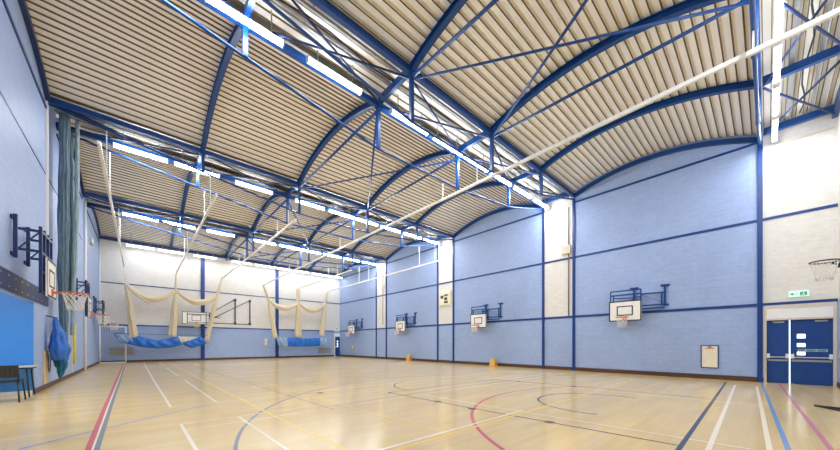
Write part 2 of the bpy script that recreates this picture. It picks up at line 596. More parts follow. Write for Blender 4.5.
# skirtings
bb = MB()
bb.box(XR - 0.025, XR, 0.08, YB, 0, 0.17, BROWN)
struct(bb.build('baseboard_right'))
bb = MB()
bb.box(XL, DX0 - 0.12, YB - 0.025, YB, 0, 0.15, BROWN)
struct(bb.build('baseboard_back'))
bb = MB()
bb.box(XL, XL + 0.02, AL1, YB - 0.025, 0, 0.13, BROWN)
struct(bb.build('baseboard_left'))
bb = MB()
bb.box(XL, XR - 0.03, YF, YF + 0.025, 0, 0.15, BROWN)
struct(bb.build('baseboard_front'))

# trims: rails and columns on the walls
tn = [0]


def trim(mb):
    tn[0] += 1
    return struct(mb.build('trim_%d' % tn[0]))


for y in CY:                                                     # columns on the right wall
    wd = 0.13 if y == CY[0] else 0.115
    trim(MB().box(XR - 0.06, XR, y - wd / 2, y + wd / 2, 0.0, 8.5, COLUMN))
segs = [(YF + 0.005, CY[0])] + [(CY[i], CY[i + 1]) for i in range(6)] + [(CY[6], YB)]
r1, r2 = MB(), MB()
for a0, a1 in segs:
    r1.box(XR - 0.022, XR, a0 + (0.07 if a0 > 0 else 0), a1 - 0.06, ZL - 0.052, ZL + 0.052, RAIL)
    r2.box(XR - 0.022, XR, a0 + (0.07 if a0 > 0 else 0), a1 - 0.06, ZU - 0.045, ZU + 0.045, RAIL)
trim(r1)
trim(r2)
for (y0, y1) in BAYS:                                            # head rail below each arch
    trim(MB().box(XR - 0.03, XR, y0 + 0.07, y1 - 0.06, 8.24, 8.32, RAIL))
    trim(MB().box(XL, XL + 0.03, y0 + 0.07, y1 - 0.06, 8.27, 8.35, RAIL))
trim(MB().box(XL, XR - 0.02, YB - 0.025, YB, ZU - 0.035, ZU + 0.035, RAIL))
trim(MB().box(XL, DX0 - 0.1, YB - 0.025, YB, ZL - 0.05, ZL + 0.04, RAIL))
trim(MB().box(XL + 0.02, XR - 0.02, YB - 0.16, YB, 8.52, 8.72, STEEL_D))
trim(MB().box(XL + 0.02, XR - 0.02, YF, YF + 0.12, 8.52 + DZ0, 8.72 + DZ0, STEEL))
trim(MB().box(3.66, 3.92, YB - 0.10, YB, 0, 8.25, COLUMN))       # columns on the back wall
trim(MB().box(9.39, 9.65, YB - 0.10, YB, 0, 8.25, COLUMN))
trim(MB().box(XL, XL + 0.012, AL0, 22, 6.33, 6.36, RAIL))        # fine joint along the left wall
trim(MB().box(XL, XL + 0.05, CY[3] - 0.05, CY[3] + 0.05, 2.95, 8.6, WHITE))
trim(MB().box(XL, XL + 0.05, CY[5] + 0.9, CY[5] + 0.98, 0.13, 8.5, CREAM))
for y0, y1 in BAYS:
    pts = [(y0 + (y1 - y0) * i / 24, arc_z(y0 + (y1 - y0) * i / 24, y0, y1, 8.58, 9.24)) for i in range(25)]
    for xw in (XL + 0.05, XR - 0.05):
        m = MB()
        for i in range(24):
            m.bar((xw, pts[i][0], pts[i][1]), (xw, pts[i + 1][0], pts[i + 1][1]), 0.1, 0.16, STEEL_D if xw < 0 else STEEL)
        trim(m)
for z in (8.5,):                                                 # capping on the cream piers
    for y0, y1 in STRIPS:
        trim(MB().box(XR - 0.02, XR, y0 + 0.06, y1 - 0.06, 8.22 + tilt(y0), 8.27 + tilt(y0), CREAMD))
# navy band over the alcove opening, with its bolt heads
m = MB()
m.box(XL, XL + 0.035, AL0 - 0.3, 14.45, ALZ + 0.03, 2.86, NAVY)
for i in range(18):
    for z in (2.52, 2.76):
        m.box(XL + 0.035, XL + 0.045, AL0 + i * 0.5 - 0.012, AL0 + i * 0.5 + 0.012, z - 0.012, z + 0.012, CHROME)
trim(m)

# ------------------------------------------------------------------ doors
d = thing('door_1', 'blue double fire doors in a cream frame at the right end of the long wall', 'door', (XR, -0.67, 0))
d['kind'] = 'structure'


def dbox(nm, x0, x1, y0, y1, z0, z1, m, par=d, mb=None):
    q = mb or MB()
    q.box(x0, x1, y0 + 0.67, y1 + 0.67, z0, z1, m)
    return q if mb is not None else q.build(nm, par)


fr = MB()
dbox('', -0.03, 0.16, 0.02, 0.09, 0, 2.62, CREAMD, mb=fr)
dbox('', -0.03, 0.16, -1.43, -1.36, 0, 2.62, CREAMD, mb=fr)
dbox('', -0.03, 0.16, -1.36, 0.02, 2.11, 2.17, CREAMD, mb=fr)
dbox('', -0.03, 0.16, -1.36, 0.02, 2.5, 2.62, CREAMD, mb=fr)
fr.build('frame', d)
dbox('transom_panel', -0.02, 0.02, -1.36, 0.02, 2.17, 2.5, WHITE)
dbox('daylight_gap', 0.17, 0.18, -0.507, -0.468, 0.0, 2.11, DAY)
for (a0, a1, big) in ((-0.476, 0.02, False), (-1.36, -0.51, True)):
    lf = MB()
    holes = [(1.50, 1.64), (1.22, 1.34), (0.95, 1.06)] if big else []
    if big:
        h0, h1 = -0.82, -0.645
        dbox('', 0.05, 0.1, a0, h0, 0.01, 2.1, DOORB, mb=lf)
        dbox('', 0.05, 0.1, h1, a1, 0.01, 2.1, DOORB, mb=lf)
        z = 0.01
        for z0, z1 in sorted(holes):
            dbox('', 0.05, 0.1, h0, h1, z, z0, DOORB, mb=lf)
            z = z1
        dbox('', 0.05, 0.1, h0, h1, z, 2.1, DOORB, mb=lf)
    else:
        dbox('', 0.05, 0.1, a0, a1, 0.01, 2.1, DOORB, mb=lf)
    leaf = lf.build('door_leaf', d)
    for z0, z1 in holes:
        dbox('vision_pane', 0.07, 0.08, -0.82, -0.645, z0, z1, DAY, leaf)
    pb = MB()
    yy0, yy1 = a0 + 0.04, a1 - 0.04
    dbox('', 0.0, 0.025, yy0, yy1, 0.86, 0.895, CHROME, mb=pb)
    for e in (yy0, yy1):
        dbox('', -0.02, 0.05, e - 0.035, e + 0.035, 0.84, 0.99, WHITE, mb=pb)
    pb.build('push_bar', leaf)
    dbox('kick_rail', 0.042, 0.05, a0 + 0.02, a1 - 0.02, 0.74, 0.80, GREY, leaf)
    dbox('door_closer', 0.01, 0.05, a0 + 0.1, a0 + 0.35, 2.02, 2.07, GREY, leaf)
    if big:
        sg = MB()
        dbox('', 0.04, 0.05, -1.26, -0.66, 1.07, 1.15, GREENL, mb=sg)
        for k in range(13):
            if k not in (4, 9):
                dbox('', 0.036, 0.04, -1.22 + k * 0.042, -1.195 + k * 0.042, 1.085, 1.135, DOORB, mb=sg)
        sg.build('door_sign', leaf)

d = thing('door_2', 'narrow blue door in the far corner with three small panes in a column', 'door', (15.65, YB, 0))
d['kind'] = 'structure'
fr = MB()
fr.box(-0.37, -0.27, -0.03, 0.1, 0, 2.08, CREAM)
fr.box(-0.37, 0.27, -0.03, 0.1, 2.08, 2.42, WHITE)
fr.build('frame', d)
lf = MB()
zz = 0.01
for z0, z1 in ((0.98, 1.12), (1.24, 1.38), (1.50, 1.64)):
    lf.box(-0.27, 0.27, 0.02, 0.07, zz, z0, DOORB)
    lf.box(-0.27, -0.05, 0.02, 0.07, z0, z1, DOORB)
    lf.box(0.1, 0.27, 0.02, 0.07, z0, z1, DOORB)
    zz = z1
lf.box(-0.27, 0.27, 0.02, 0.07, zz, 2.08, DOORB)
leaf = lf.build('door_leaf', d)
for z0, z1 in ((0.98, 1.12), (1.24, 1.38), (1.50, 1.64)):
    MB().box(-0.05, 0.1, 0.04, 0.05, z0, z1, DAY).build('vision_pane', leaf)
MB().box(-0.24, -0.16, -0.02, 0.02, 0.9, 1.05, CHROME).build('door_handle', leaf)

# ------------------------------------------------------------------ steel roof: trusses, arched ribs, ties, braces
TRUSS_LABEL = {0: 'blue roof truss crossing the hall beside the double doors, nearest to the viewer',
               1: 'blue roof truss on the near side of the junction box pier',
               2: 'blue roof truss on the far side of the junction box pier, tube lights along it',
               3: 'blue roof truss on the near side of the scoreboard pier',
               4: 'blue roof truss on the far side of the scoreboard pier, tube lights along it',
               5: 'blue roof truss second from the back wall, near side of the last cream pier',
               6: 'blue roof truss closest to the cream back wall'}
ROD_X = [XL + 0.02] + NODE_X + [XR - 0.07]
ROD_Z = [8.47, 7.84, 7.27, 7.27, 7.60, 8.42]
for i, y in enumerate(CY):
    t = thing('roof_truss', TRUSS_LABEL[i], 'roof truss', ((XL + XR) / 2, y, 8.5 + tilt(y)), group='roof trusses across the hall')
    ox, oz = -(XL + XR) / 2, -8.5
    ch = MB()
    x0, x1 = XL + ox + 0.01, XR + ox - 0.065
    ch.box(x0, x1, -0.06, 0.06, 8.66 + oz, 8.68 + oz, STEEL)
    ch.box(x0, x1, -0.06, 0.06, 8.52 + oz, 8.54 + oz, STEEL)
    ch.box(x0, x1, -0.04, 0.04, 8.54 + oz, 8.66 + oz, STEEL)
    ch.build('top_chord', t)
    rd = MB()
    rd.tube([(ROD_X[k] + ox, 0, ROD_Z[k] + oz) for k in range(6)], 0.036, STEEL, 10)
    rd.build('tension_rod', t)
    for k in range(4):
        sb = MB()
        xx = NODE_X[k] + ox
        zb = ROD_Z[k + 1] + oz
        sb.box(xx - 0.05, xx + 0.05, -0.05, 0.05, zb, 8.52 + oz, STEEL)
        sb.box(xx - 0.09, xx + 0.09, -0.06, 0.06, 8.48 + oz, 8.52 + oz, STEEL)
        sb.build('strut', t)

XPOS = ['nearest the left wall', 'second from the left wall', 'second from the right wall', 'nearest the right wall']
for b, (y0, y1) in enumerate(BAYS):
    yc = (y0 + y1) / 2
    for k, x in enumerate(NODE_X):
        pts = [(y0 + (y1 - y0) * i / 28, arc_z(y0 + (y1 - y0) * i / 28, y0, y1, 8.62, 9.24)) for i in range(29)]
        t = thing('arched_rib', 'curved blue roof rib %s under the %s' % (XPOS[k], VAULT[b]), 'roof rib', (x, yc, 8.6), group='arched ribs under the roof vaults')
        m = MB()
        for (w_, dz, hh) in ((0.14, 0.0, 0.02), (0.02, 0.09, 0.16), (0.14, 0.17, 0.02)):
            vs, fs = [], []
            for (y, z) in pts:
                for sx in (-1, 1):
                    for sz in (-1, 1):
                        vs.append((sx * w_ / 2, y - yc, z - 8.6 - 0.02 + dz + sz * hh / 2))
            for i in range(28):
                o = i * 4
                n = o + 4
                fs += [(o, o + 1, n + 1, n), (o + 2, n + 2, n + 3, o + 3), (o, n, n + 2, o + 2), (o + 1, o + 3, n + 3, n + 1)]
            m.add(vs, fs, STEEL)
        m.build('rib', t)
        if k in (1, 2):
            MB().tube([(0, y0 - yc + 0.03, -0.14 + tilt(y0)), (0, y1 - yc - 0.03, -0.14)], 0.042, STEEL, 10).build('tie_tube', t)
    zz = 8.47
    for k, (xa, xb) in enumerate(((NODE_X[1], NODE_X[2]), (NODE_X[2], NODE_X[1]))):
        t = MB().tube([(xa, y0 + 0.05, zz - 0.01 - 0.08 * k + tilt(y0)), (xb, y1 - 0.05, zz - 0.01 - 0.08 * k)], 0.036 if k == 0 else 0.03, STEEL, 8).build('roof_brace')
        tag(t, 'slim blue diagonal brace under the %s running from near %s to far %s' % (VAULT[b], ('left', 'right')[k], ('right', 'left')[k]), 'roof brace', 'diagonal roof braces')

for s_, (y0, y1) in enumerate(STRIPS):
    yc = (y0 + y1) / 2
    h = (y1 - y0) / 2
    t = thing('valley_frame', 'blue cross beams and zigzag braces in roof strip %s' % PIER[s_], 'roof frame', (0, yc, 8.6 + tilt(y0)), group='flat roof strips between vaults')
    for x in NODE_X + [XR - 0.3]:
        MB().box(x - 0.06, x + 0.06, -h + 0.08, h - 0.08, 0.0, 0.2, STEEL).build('cross_beam', t)
    xs = [XL + 0.1] + NODE_X + [XR - 0.35]
    for k in range(5):
        MB().tube([(xs[k], -h + 0.1, -0.02), (xs[k + 1], h - 0.1, -0.02)], 0.03, STEEL_D, 6).build('brace_rod', t)
        MB().tube([(xs[k], h - 0.1, -0.09), (xs[k + 1], -h + 0.1, -0.09)], 0.03, STEEL_D, 6).build('brace_rod', t)
    for k, (dy, nm) in enumerate(((-0.60, 'wider'), (-1.08, 'narrower'))):
        m = MB()
        yy = y1 + dy
        dz = tilt(y0)
        wv = 0.09 if k == 0 else 0.06
        m.box(XL + 0.1, XR - 0.1, yy - wv / 2, yy + wv / 2, 8.83 + dz, 8.86 + dz, GALV)
        m.box(XL + 0.1, XR - 0.1, yy - wv / 2, yy - wv / 2 + 0.01, 8.86 + dz, 8.90 + dz, GALV)
        m.box(XL + 0.1, XR - 0.1, yy + wv / 2 - 0.01, yy + wv / 2, 8.86 + dz, 8.90 + dz, GALV)
        for q in range(9):
            xx = XL + 1 + q * 2
            m.box(xx - 0.01, xx + 0.01, yy - 0.01, yy + 0.01, 8.86 + dz, 8.98 + dz, GALV)
        tag(m.build('cable_tray'), '%s galvanised cable tray along the flat roof strip %s' % (nm, PIER[s_]), 'cable tray', 'cable trays in the roof')
    m = MB()
    m.tube([(XL + 0.1 + q * 0.6, y1 - 0.85 + 0.06 * math.sin(q * 1.3), 8.80 + dz + 0.04 * math.sin(q * 0.9)) for q in range(30)], 0.018, BLACK, 6)
    tag(m.build('power_cable'), 'loose dark cable clipped along the flat roof strip %s' % PIER[s_], 'cable', 'roof cables')

# ------------------------------------------------------------------ tube lights
SPANS = [(14.22, 15.72), (12.47, 13.97), (10.72, 12.22), (9.0, 10.5), (7.42, 8.92), (5.67, 7.17), (3.1, 4.6), (1.0, 2.5), (-0.7, 0.8)]
ROWS = [(CY[0] - 0.33, 8.36 + DZ0, 'above the double doors'), (CY[2] - 0.32, 8.36, 'by the junction box pier'),
        (CY[4] - 0.32, 8.36, 'by the scoreboard pier'), (CY[6] - 0.32, 8.36, 'by the last cream pier'), (YB - 0.9, 8.17, 'along the back wall')]


def make_light(power, watts, diffuser, hang):
    t = thing('tube_light', '', 'ceiling light', (0, 0, 0), group='tube lights in rows under the roof')
    m = MB()
    m.box(-0.75, 0.75, -0.03, 0.03, 0.062, 0.09, WHITE)
    for e in (-1, 1):
        m.box(e * 0.75 - 0.015, e * 0.75 + 0.015, -0.06, 0.06, -0.06, 0.09, WHITE)
    for e in (-0.5, 0.5):
        m.box(e - 0.012, e + 0.012, -0.012, 0.012, 0.085, hang, GALV)
    m.build('housing', t)
    MB().tube([(-0.735, 0, 0), (0.735, 0, 0)], 0.056, diffuser, 14).build('diffuser', t)
    ld = bpy.data.lights.new('tube_downlight', 'AREA')           # the fixture's reflector throws most light down
    ld.shape = 'RECTANGLE'
    ld.size, ld.size_y = 1.46, 0.11
    ld.energy = watts
    ld.color = (0.96, 0.98, 1.0)
    lo = bpy.data.objects.new('tube_downlight', ld)
    COL.objects.link(lo)
    lo.location = (0, 0, -0.062)
    lo.parent = t
    return t


TUBE_WEAK = mat('fluorescent_diffuser_weak', (246, 250, 255), 0.4, 0, 0.0, 5, emit=TUBE_POWER * 0.4)
TUBE_DIM = mat('fluorescent_diffuser_dim', (246, 250, 255), 0.4, 0, 0.0, 5, emit=TUBE_POWER * 0.2)
for (y, z, where) in ROWS:
    back = where == 'along the back wall'
    if y == ROWS[0][0]:
        proto = make_light(TUBE_POWER, DOWN_WATTS, TUBE_WEAK, 0.62)      # glow lowered to keep the cream wall beside it from overexposing
        first = True
    elif y == ROWS[1][0]:
        proto = make_light(TUBE_POWER, DOWN_WATTS, TUBE, 0.62)
        first = True
    elif back:                                                   # the back row is dimmer and hangs from the vault
        proto = make_light(TUBE_POWER, DOWN_WATTS * 0.5, TUBE_DIM, 0.94)
        first = True
    for k, (a, b) in enumerate(SPANS):
        o = proto if first else copy_tree(proto)
        first = False
        o.location = ((a + b) / 2, y, z)
        o['label'] = 'tube light %s from the right wall, row %s' % (ORD[k], where)

# ------------------------------------------------------------------ net tracks on hangers
TR = [(-0.80, 11.7, 29.3, 'leftmost'), (2.02, 13.0, 29.2, 'second from left'), (4.94, 13.4, 29.8, 'third from left'),
      (8.25, -1.3, 29.9, 'long fourth from left'), (11.3, 19.9, 30.2, 'fifth from left'), (14.13, 13.3, 30.2, 'rightmost')]
ZT = 6.6


def rod_z(x):
    for k in range(5):
        if ROD_X[k] <= x <= ROD_X[k + 1]:
            t = (x - ROD_X[k]) / (ROD_X[k + 1] - ROD_X[k])
            return ROD_Z[k] + t * (ROD_Z[k + 1] - ROD_Z[k])
    return 8.4


for (x, ya, yb, nm) in TR:
    t = thing('net_track', '%s of the six white net tracks hung along the hall' % nm, 'net track', (x, ya, ZT), group='net tracks along the hall')
    MB().box(-0.035, 0.035, 0, yb - ya, -0.04, 0.04, WHITE).build('rail', t)
    for y in CY:
        if ya - 0.05 <= y <= yb + 0.05:
            MB().box(-0.014, 0.014, y - ya - 0.014, y - ya + 0.014, 0.03, rod_z(x) + tilt(y) - ZT - 0.05, WHITE).build('hanger', t)

# ------------------------------------------------------------------ basketball goals
def hoop_parts(t, cx, cy, cz, nx, rr=0.225, colr=ORANGE, brk=0.15, netl=0.42):
    """ring and net; nx is the direction away from the board (2D unit)"""
    m = MB()
    m.tube([(cx + rr * math.cos(a * math.pi / 14), cy + rr * math.sin(a * math.pi / 14), cz) for a in range(28)], 0.013, colr, 8, closed=True)
    bx, by = cx - nx[0] * rr, cy - nx[1] * rr
    for s_ in (-0.06, 0.06):
        m.bar((bx - nx[1] * s_, by + nx[0] * s_, cz - 0.01), (bx - nx[0] * brk - nx[1] * s_, by - nx[1] * brk + nx[0] * s_, cz - 0.03), 0.025, 0.04, colr)
    m.bar((bx - nx[0] * (brk - 0.01), by - nx[1] * (brk - 0.01), cz - 0.1), (bx - nx[0] * (brk - 0.01), by - nx[1] * (brk - 0.01), cz + 0.05), 0.16, 0.02, colr, (nx[0], nx[1], 0))
    ring = m.build('ring', t)
    n = MB()
    N = 12
    for k in range(N):
        for dr in (-1, 1):
            pts = []
            for q in range(6):
                a = 2 * math.pi * (k + dr * q * 0.5) / N
                r = rr * (1 - 0.42 * (q / 5) ** 0.7)
                pts.append((cx + r * math.cos(a), cy + r * math.sin(a), cz - 0.01 - netl * q / 5))
            n.tube(pts, 0.005, NETW, 4)
    n.build('net', ring)


def backboard(t, cx, cy, cz, wd, ht, axis, sgn, th=0.03):
    """axis 'y': board spans y and faces sgn*x. axis 'x': spans x and faces sgn*y"""
    def B(mb, u0, u1, z0, z1, d0, d1, m):
        d0, d1 = sorted((d0 * sgn, d1 * sgn))
        if axis == 'y':
            mb.box(cx + d0, cx + d1, cy + u0, cy + u1, cz + z0, cz + z1, m)
        else:
            mb.box(cx + u0, cx + u1, cy + d0, cy + d1, cz + z0, cz + z1, m)
    m = MB()
    B(m, -wd / 2, wd / 2, 0, ht, -th, 0, WHITE)
    e = 0.045 if wd < 1.5 else 0.035
    for (a, b, c, d_) in ((-wd / 2, wd / 2, 0, e), (-wd / 2, wd / 2, ht - e, ht), (-wd / 2, -wd / 2 + e, e, ht - e), (wd / 2 - e, wd / 2, e, ht - e)):
        B(m, a, b, c, d_, 0, 0.004, BLACK)
    q, z0, z1 = 0.3, 0.24 * ht / 0.88, 0.66 * ht / 0.88
    for (a, b, c, d_) in ((-q, q, z0, z0 + e), (-q, q, z1 - e, z1), (-q, -q + e, z0 + e, z1 - e), (q - e, q, z0 + e, z1 - e)):
        B(m, a, b, c, d_, 0, 0.004, BLACK)
    return m.build('backboard', t)


def make_goal_folded():
    """built for the right wall in world axes, origin at the board centre on the wall (faces -x)"""
    t = thing('basketball_hoop', '', 'basketball hoop', (0, 0, 0), group='basketball hoops on the long blue wall')
    backboard(t, -0.5, 0, 2.29, 1.2, 0.87, 'y', -1)
    hoop_parts(t, -0.5 - 0.15 - 0.225, 0, 2.44, (-1, 0))
    for py, lab in ((-1.30, 0), (-0.24, 1)):
        m = MB()
        m.box(-0.09, -0.03, py - 0.03, py + 0.03, 2.86, 3.74, STEEL)
        m.box(-0.03, 0, py - 0.14, py + 0.14, 3.66, 3.73, STEEL)
        m.box(-0.03, 0, py - 0.12, py + 0.12, 2.88, 2.95, STEEL)
        m.box(-0.10, -0.02, py - 0.15, py + 0.15, 3.70, 3.74, STEEL)
        m.build('wall_post', t)
    m = MB()
    for z in (3.42, 2.93, 2.80):
        m.bar((-0.09, -1.29, z), (-0.22, -0.5, z - 0.01), 0.05, 0.055, STEEL)
    m.bar((-0.10, -1.20, 2.9), (-0.10, -1.20, 3.44), 0.05, 0.05, STEEL)
    m.bar((-0.22, -0.52, 2.76), (-0.22, -0.52, 3.44), 0.05, 0.05, STEEL)
    m.bar((-0.09, -1.35, 2.95), (-0.22, -0.5, 3.40), 0.012, 0.012, STEEL)
    m.build('swing_arm', t)
    m = MB()
    for z in (3.60, 3.42, 2.95, 2.45):
        m.bar((-0.42, -0.56, z), (-0.42, 0.56, z), 0.045, 0.05 if z > 3.5 else 0.06, STEEL)
    for y in (-0.56, 0.56, -0.30, 0.45):
        m.bar((-0.42, y, 2.35), (-0.42, y, 3.60 if abs(y) > 0.5 else 3.42), 0.045, 0.045, STEEL)
    for z in (3.3, 2.95):
        m.bar((-0.22, -0.52, z), (-0.42, -0.3, z), 0.04, 0.04, STEEL)
        m.bar((-0.08, -0.24, z), (-0.42, 0.45, z), 0.04, 0.04, STEEL)
    for y, z in ((-0.3, 2.95), (0.3, 2.95), (-0.3, 2.45), (0.3, 2.45)):
        m.box(-0.47, -0.42, y - 0.03, y + 0.03, z - 0.03, z + 0.03, STEEL)
    m.build('board_frame', t)
    return t


proto = make_goal_folded()
RG = [(4.08, 'folding basketball hoop on the blue wall nearest the double doors'), (11.85, 'basketball hoop on the blue wall between the junction box and scoreboard piers'),
      (19.55, 'basketball hoop on the blue wall just beyond the scoreboard pier'), (27.3, 'basketball hoop on the blue wall closest to the far corner door')]
for i, (y, lab) in enumerate(RG):
    o = proto if i == 0 else copy_tree(proto)
    o.location = (XR, y, 0)
    o['label'] = lab


def make_goal_straight():
    t = thing('basketball_hoop', '', 'basketball hoop', (0, 0, 0), group='basketball hoops on the left wall')
    backboard(t, 0.5, 0.24, 2.42, 1.0, 0.88, 'y', 1)
    hoop_parts(t, 0.5 + 0.15 + 0.225, 0.24, 2.58, (1, 0))
    for py in (-0.35, 0.7):
        m = MB()
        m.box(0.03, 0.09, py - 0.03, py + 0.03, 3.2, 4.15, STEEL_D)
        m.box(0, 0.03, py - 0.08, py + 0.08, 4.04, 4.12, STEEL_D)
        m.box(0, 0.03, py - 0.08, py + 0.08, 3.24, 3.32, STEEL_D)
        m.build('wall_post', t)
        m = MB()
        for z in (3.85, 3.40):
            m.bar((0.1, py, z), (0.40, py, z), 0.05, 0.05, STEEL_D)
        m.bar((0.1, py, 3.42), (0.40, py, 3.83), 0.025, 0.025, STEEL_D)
        m.build('arm', t)
    m = MB()
    for y in (-0.4, -0.05, 0.35, 0.7):
        m.bar((0.42, y, 2.46), (0.42, y, 3.95), 0.05, 0.05, STEEL_D)
    for z in (3.85, 3.38, 2.95, 2.5):
        m.bar((0.42, -0.4, z), (0.42, 0.7, z), 0.05, 0.05, STEEL_D)
    for y, z in ((-0.05, 2.95), (0.35, 2.95), (-0.05, 2.5), (0.35, 2.5)):
        m.box(0.42, 0.475, y - 0.03, y + 0.03, z - 0.03, z + 0.03, STEEL_D)
    m.build('board_frame', t)
    return t


proto = make_goal_straight()
LG = [(11.3, 'basketball hoop on the left wall nearest the viewer, above the alcove opening'), (19.15, 'basketball hoop on the left wall just past the hanging teal net'),
      (27.0, 'basketball hoop on the left wall closest to the white goal')]
for i, (y, lab) in enumerate(LG):
    o = proto if i == 0 else copy_tree(proto)
    o.location = (XL, y, 0)
    o['label'] = lab

# main court goal swung aside on the back wall
t = thing('basketball_hoop', 'wide backboard on long slanting arms swung out from the cream back wall', 'basketball hoop', (0, YB, 0))
backboard(t, 3.27, -0.95, 2.84, 1.78, 0.95, 'x', -1)
hoop_parts(t, 3.27, -0.95 - 0.375, 2.98, (0, -1))
for x in (6.09, 7.23):
    MB().box(x - 0.04, x + 0.04, -0.1, -0.02, 2.95, 5.2, STEEL_D).add([], [], STEEL_D).box(x - 0.1, x + 0.1, -0.026, 0, 3.0, 3.15, STEEL_D).box(x - 0.1, x + 0.1, -0.026, 0, 5.0, 5.15, STEEL_D).build('wall_post', t)
for (a, b) in (((4.05, -0.9, 3.66), (6.09, -0.08, 5.14)), ((4.1, -0.9, 3.2), (7.23, -0.08, 5.14)), ((4.05, -0.9, 2.98), (7.23, -0.08, 3.02)), ((4.0, -0.92, 3.5), (4.9, -0.6, 3.42))):
    MB().tube([a, b], 0.032, STEEL_D, 8).build('arm', t)
m = MB()
for x in (2.7, 3.9, 4.1):
    m.bar((x, -0.93, 2.9), (x, -0.93, 3.72), 0.05, 0.05, STEEL_D)
for z in (2.98, 3.6):
    m.bar((2.7, -0.93, z), (4.12, -0.93, z), 0.05, 0.05, STEEL_D)
m.build('board_frame', t)

# netball post at the right edge of the view
t = thing('netball_post', 'black netball post with a white net standing by the near end of the hall', 'netball post', (10.42, -1.03, 0))
m = MB()
m.tube([(0, 0, 0.02), (0, 0, 3.05)], 0.025, BLACK, 10)
m.build('pole', t)
m = MB()
for (x, y) in ((0.2, 0.36), (0.42, -0.3), (-0.35, 0.0)):
    m.bar((0, 0, 0.025), (x, y, 0.02), 0.05, 0.03, BLACK)
m.bar((0.2, 0.36, 0.02), (-0.35, 0.0, 0.02), 0.03, 0.03, BLACK)
m.build('base', t)
dx, dy = -0.744, 0.668
hoop_parts(t, dx * 0.41, dy * 0.41, 2.95, (dx, dy), 0.19, BLACK, 0.2, 0.36)

# ------------------------------------------------------------------ practice nets bunched in front of the back wall
def cat(p, q, sag, n=14):
    p, q = Vector(p), Vector(q)
    out = []
    for i in range(n + 1):
        u = i / n
        v = p.lerp(q, u)
        v.z -= sag * 4 * u * (1 - u)
        out.append(v)
    return out


def chain(pts, n=16):
    """resample a polyline"""
    P = [Vector(p) for p in pts]
    L = [0]
    for i in range(1, len(P)):
        L.append(L[-1] + (P[i] - P[i - 1]).length)
    out = []
    for k in range(n + 1):
        s_ = L[-1] * k / n
        for i in range(1, len(P)):
            if s_ <= L[i] + 1e-9:
                u = (s_ - L[i - 1]) / (L[i] - L[i - 1])
                out.append(P[i - 1].lerp(P[i], u))
                break
    return out


def sheet(top, bot, m, y, th=0.03, n=40, amp=0.09, freq=9):
    """hanging sheet between a top and a bottom polyline in x-z, folds waved in y"""
    mb = MB()
    T = chain([(a, 0, b) for a, b in top], n)
    B = chain([(a, 0, b) for a, b in bot], n)
    R = 8
    fr_, bk = [], []
    for i in range(n + 1):
        for j in range(R + 1):
            v = T[i].lerp(B[i], j / R)
            dy_ = amp * math.sin(i / n * freq * 6.28 + 1.5 * math.sin(j * 0.7)) * (0.4 + 0.6 * math.sin(math.pi * j / R)) - 0.10 * math.sin(math.pi * j / R)
            fr_.append((v.x, y + dy_, v.z))
            bk.append((v.x, y + dy_ + th, v.z))
    W = R + 1
    NV = len(fr_)
    fs = []
    for i in range(n):
        for j in range(R):
            a = i * W + j
            fs.append((a, a + 1, a + W + 1, a + W))
            fs.append((NV + a, NV + a + W, NV + a + W + 1, NV + a + 1))
    for i in range(n):
        a, b = i * W, (i + 1) * W
        fs.append((a, b, NV + b, NV + a))
        a, b = i * W + R, (i + 1) * W + R
        fs.append((a, NV + a, NV + b, b))
    for j in range(R):
        fs.append((j, NV + j, NV + j + 1, j + 1))
        a = n * W + j
        fs.append((a, a + 1, NV + a + 1, NV + a))
    mb.add(fr_ + bk, fs, m, True)
    return mb


NY = 29.2


def drop(pts, rads, t, y=NY):
    P = chain([(a, y, b) for a, b in pts], 22)
    n = len(P)
    rr = []
    for i in range(n):
        u = i / (n - 1) * (len(rads) - 1)
        k = min(int(u), len(rads) - 2)
        rr.append(1.3 * (rads[k] + (rads[k + 1] - rads[k]) * (u - k)))
    MB().tube(P, 0.1, NETB, 28, radii=rr, fold=0.16, nf=6, flat=0.8).build('gathered_net', t)


t = thing('practice_net', 'beige practice net tied up in swags left of the wide backboard, long wavy blue skirt', 'practice net', (0, 0, 0))
MB().tube([(-0.82, NY, 6.57), (-0.70, NY, 5.4)], 0.018, NETB, 6).build('hanging_rope', t)
drop([(-0.72, 5.45), (-0.55, 4.2), (-0.3, 1.75)], [0.07, 0.16, 0.17, 0.22], t)
drop([(1.99, 6.55), (1.97, 5.3), (1.88, 3.6), (1.76, 1.85)], [0.03, 0.07, 0.15, 0.19, 0.24], t)
drop([(4.9, 6.5), (4.55, 5.1), (4.2, 3.2), (3.85, 1.5)], [0.05, 0.10, 0.12, 0.14, 0.15], t)
MB().tube(cat((-0.66, NY, 5.35), (1.93, NY, 5.22), 0.80), 0.16, NETB, 24, radii=[0.07 + 0.15 * math.sin(math.pi * min(1, max(0, (i + 1) / 16))) for i in range(15)], fold=0.10, nf=5).build('swag', t)
MB().tube(cat((2.02, NY, 5.25), (4.6, NY, 5.15), 0.70), 0.16, NETB, 24, radii=[0.07 + 0.15 * math.sin(math.pi * min(1, max(0, (i + 1) / 16))) for i in range(15)], fold=0.10, nf=5).build('swag', t)
MB().tube(chain([(-0.62, NY - 0.1, 5.2), (0.0, NY - 0.14, 4.55), (0.55, NY - 0.12, 4.15)], 8), 0.05, NETB, 10, radii=[0.03, 0.05, 0.07, 0.08, 0.09, 0.09, 0.08, 0.07, 0.05]).build('swag', t)
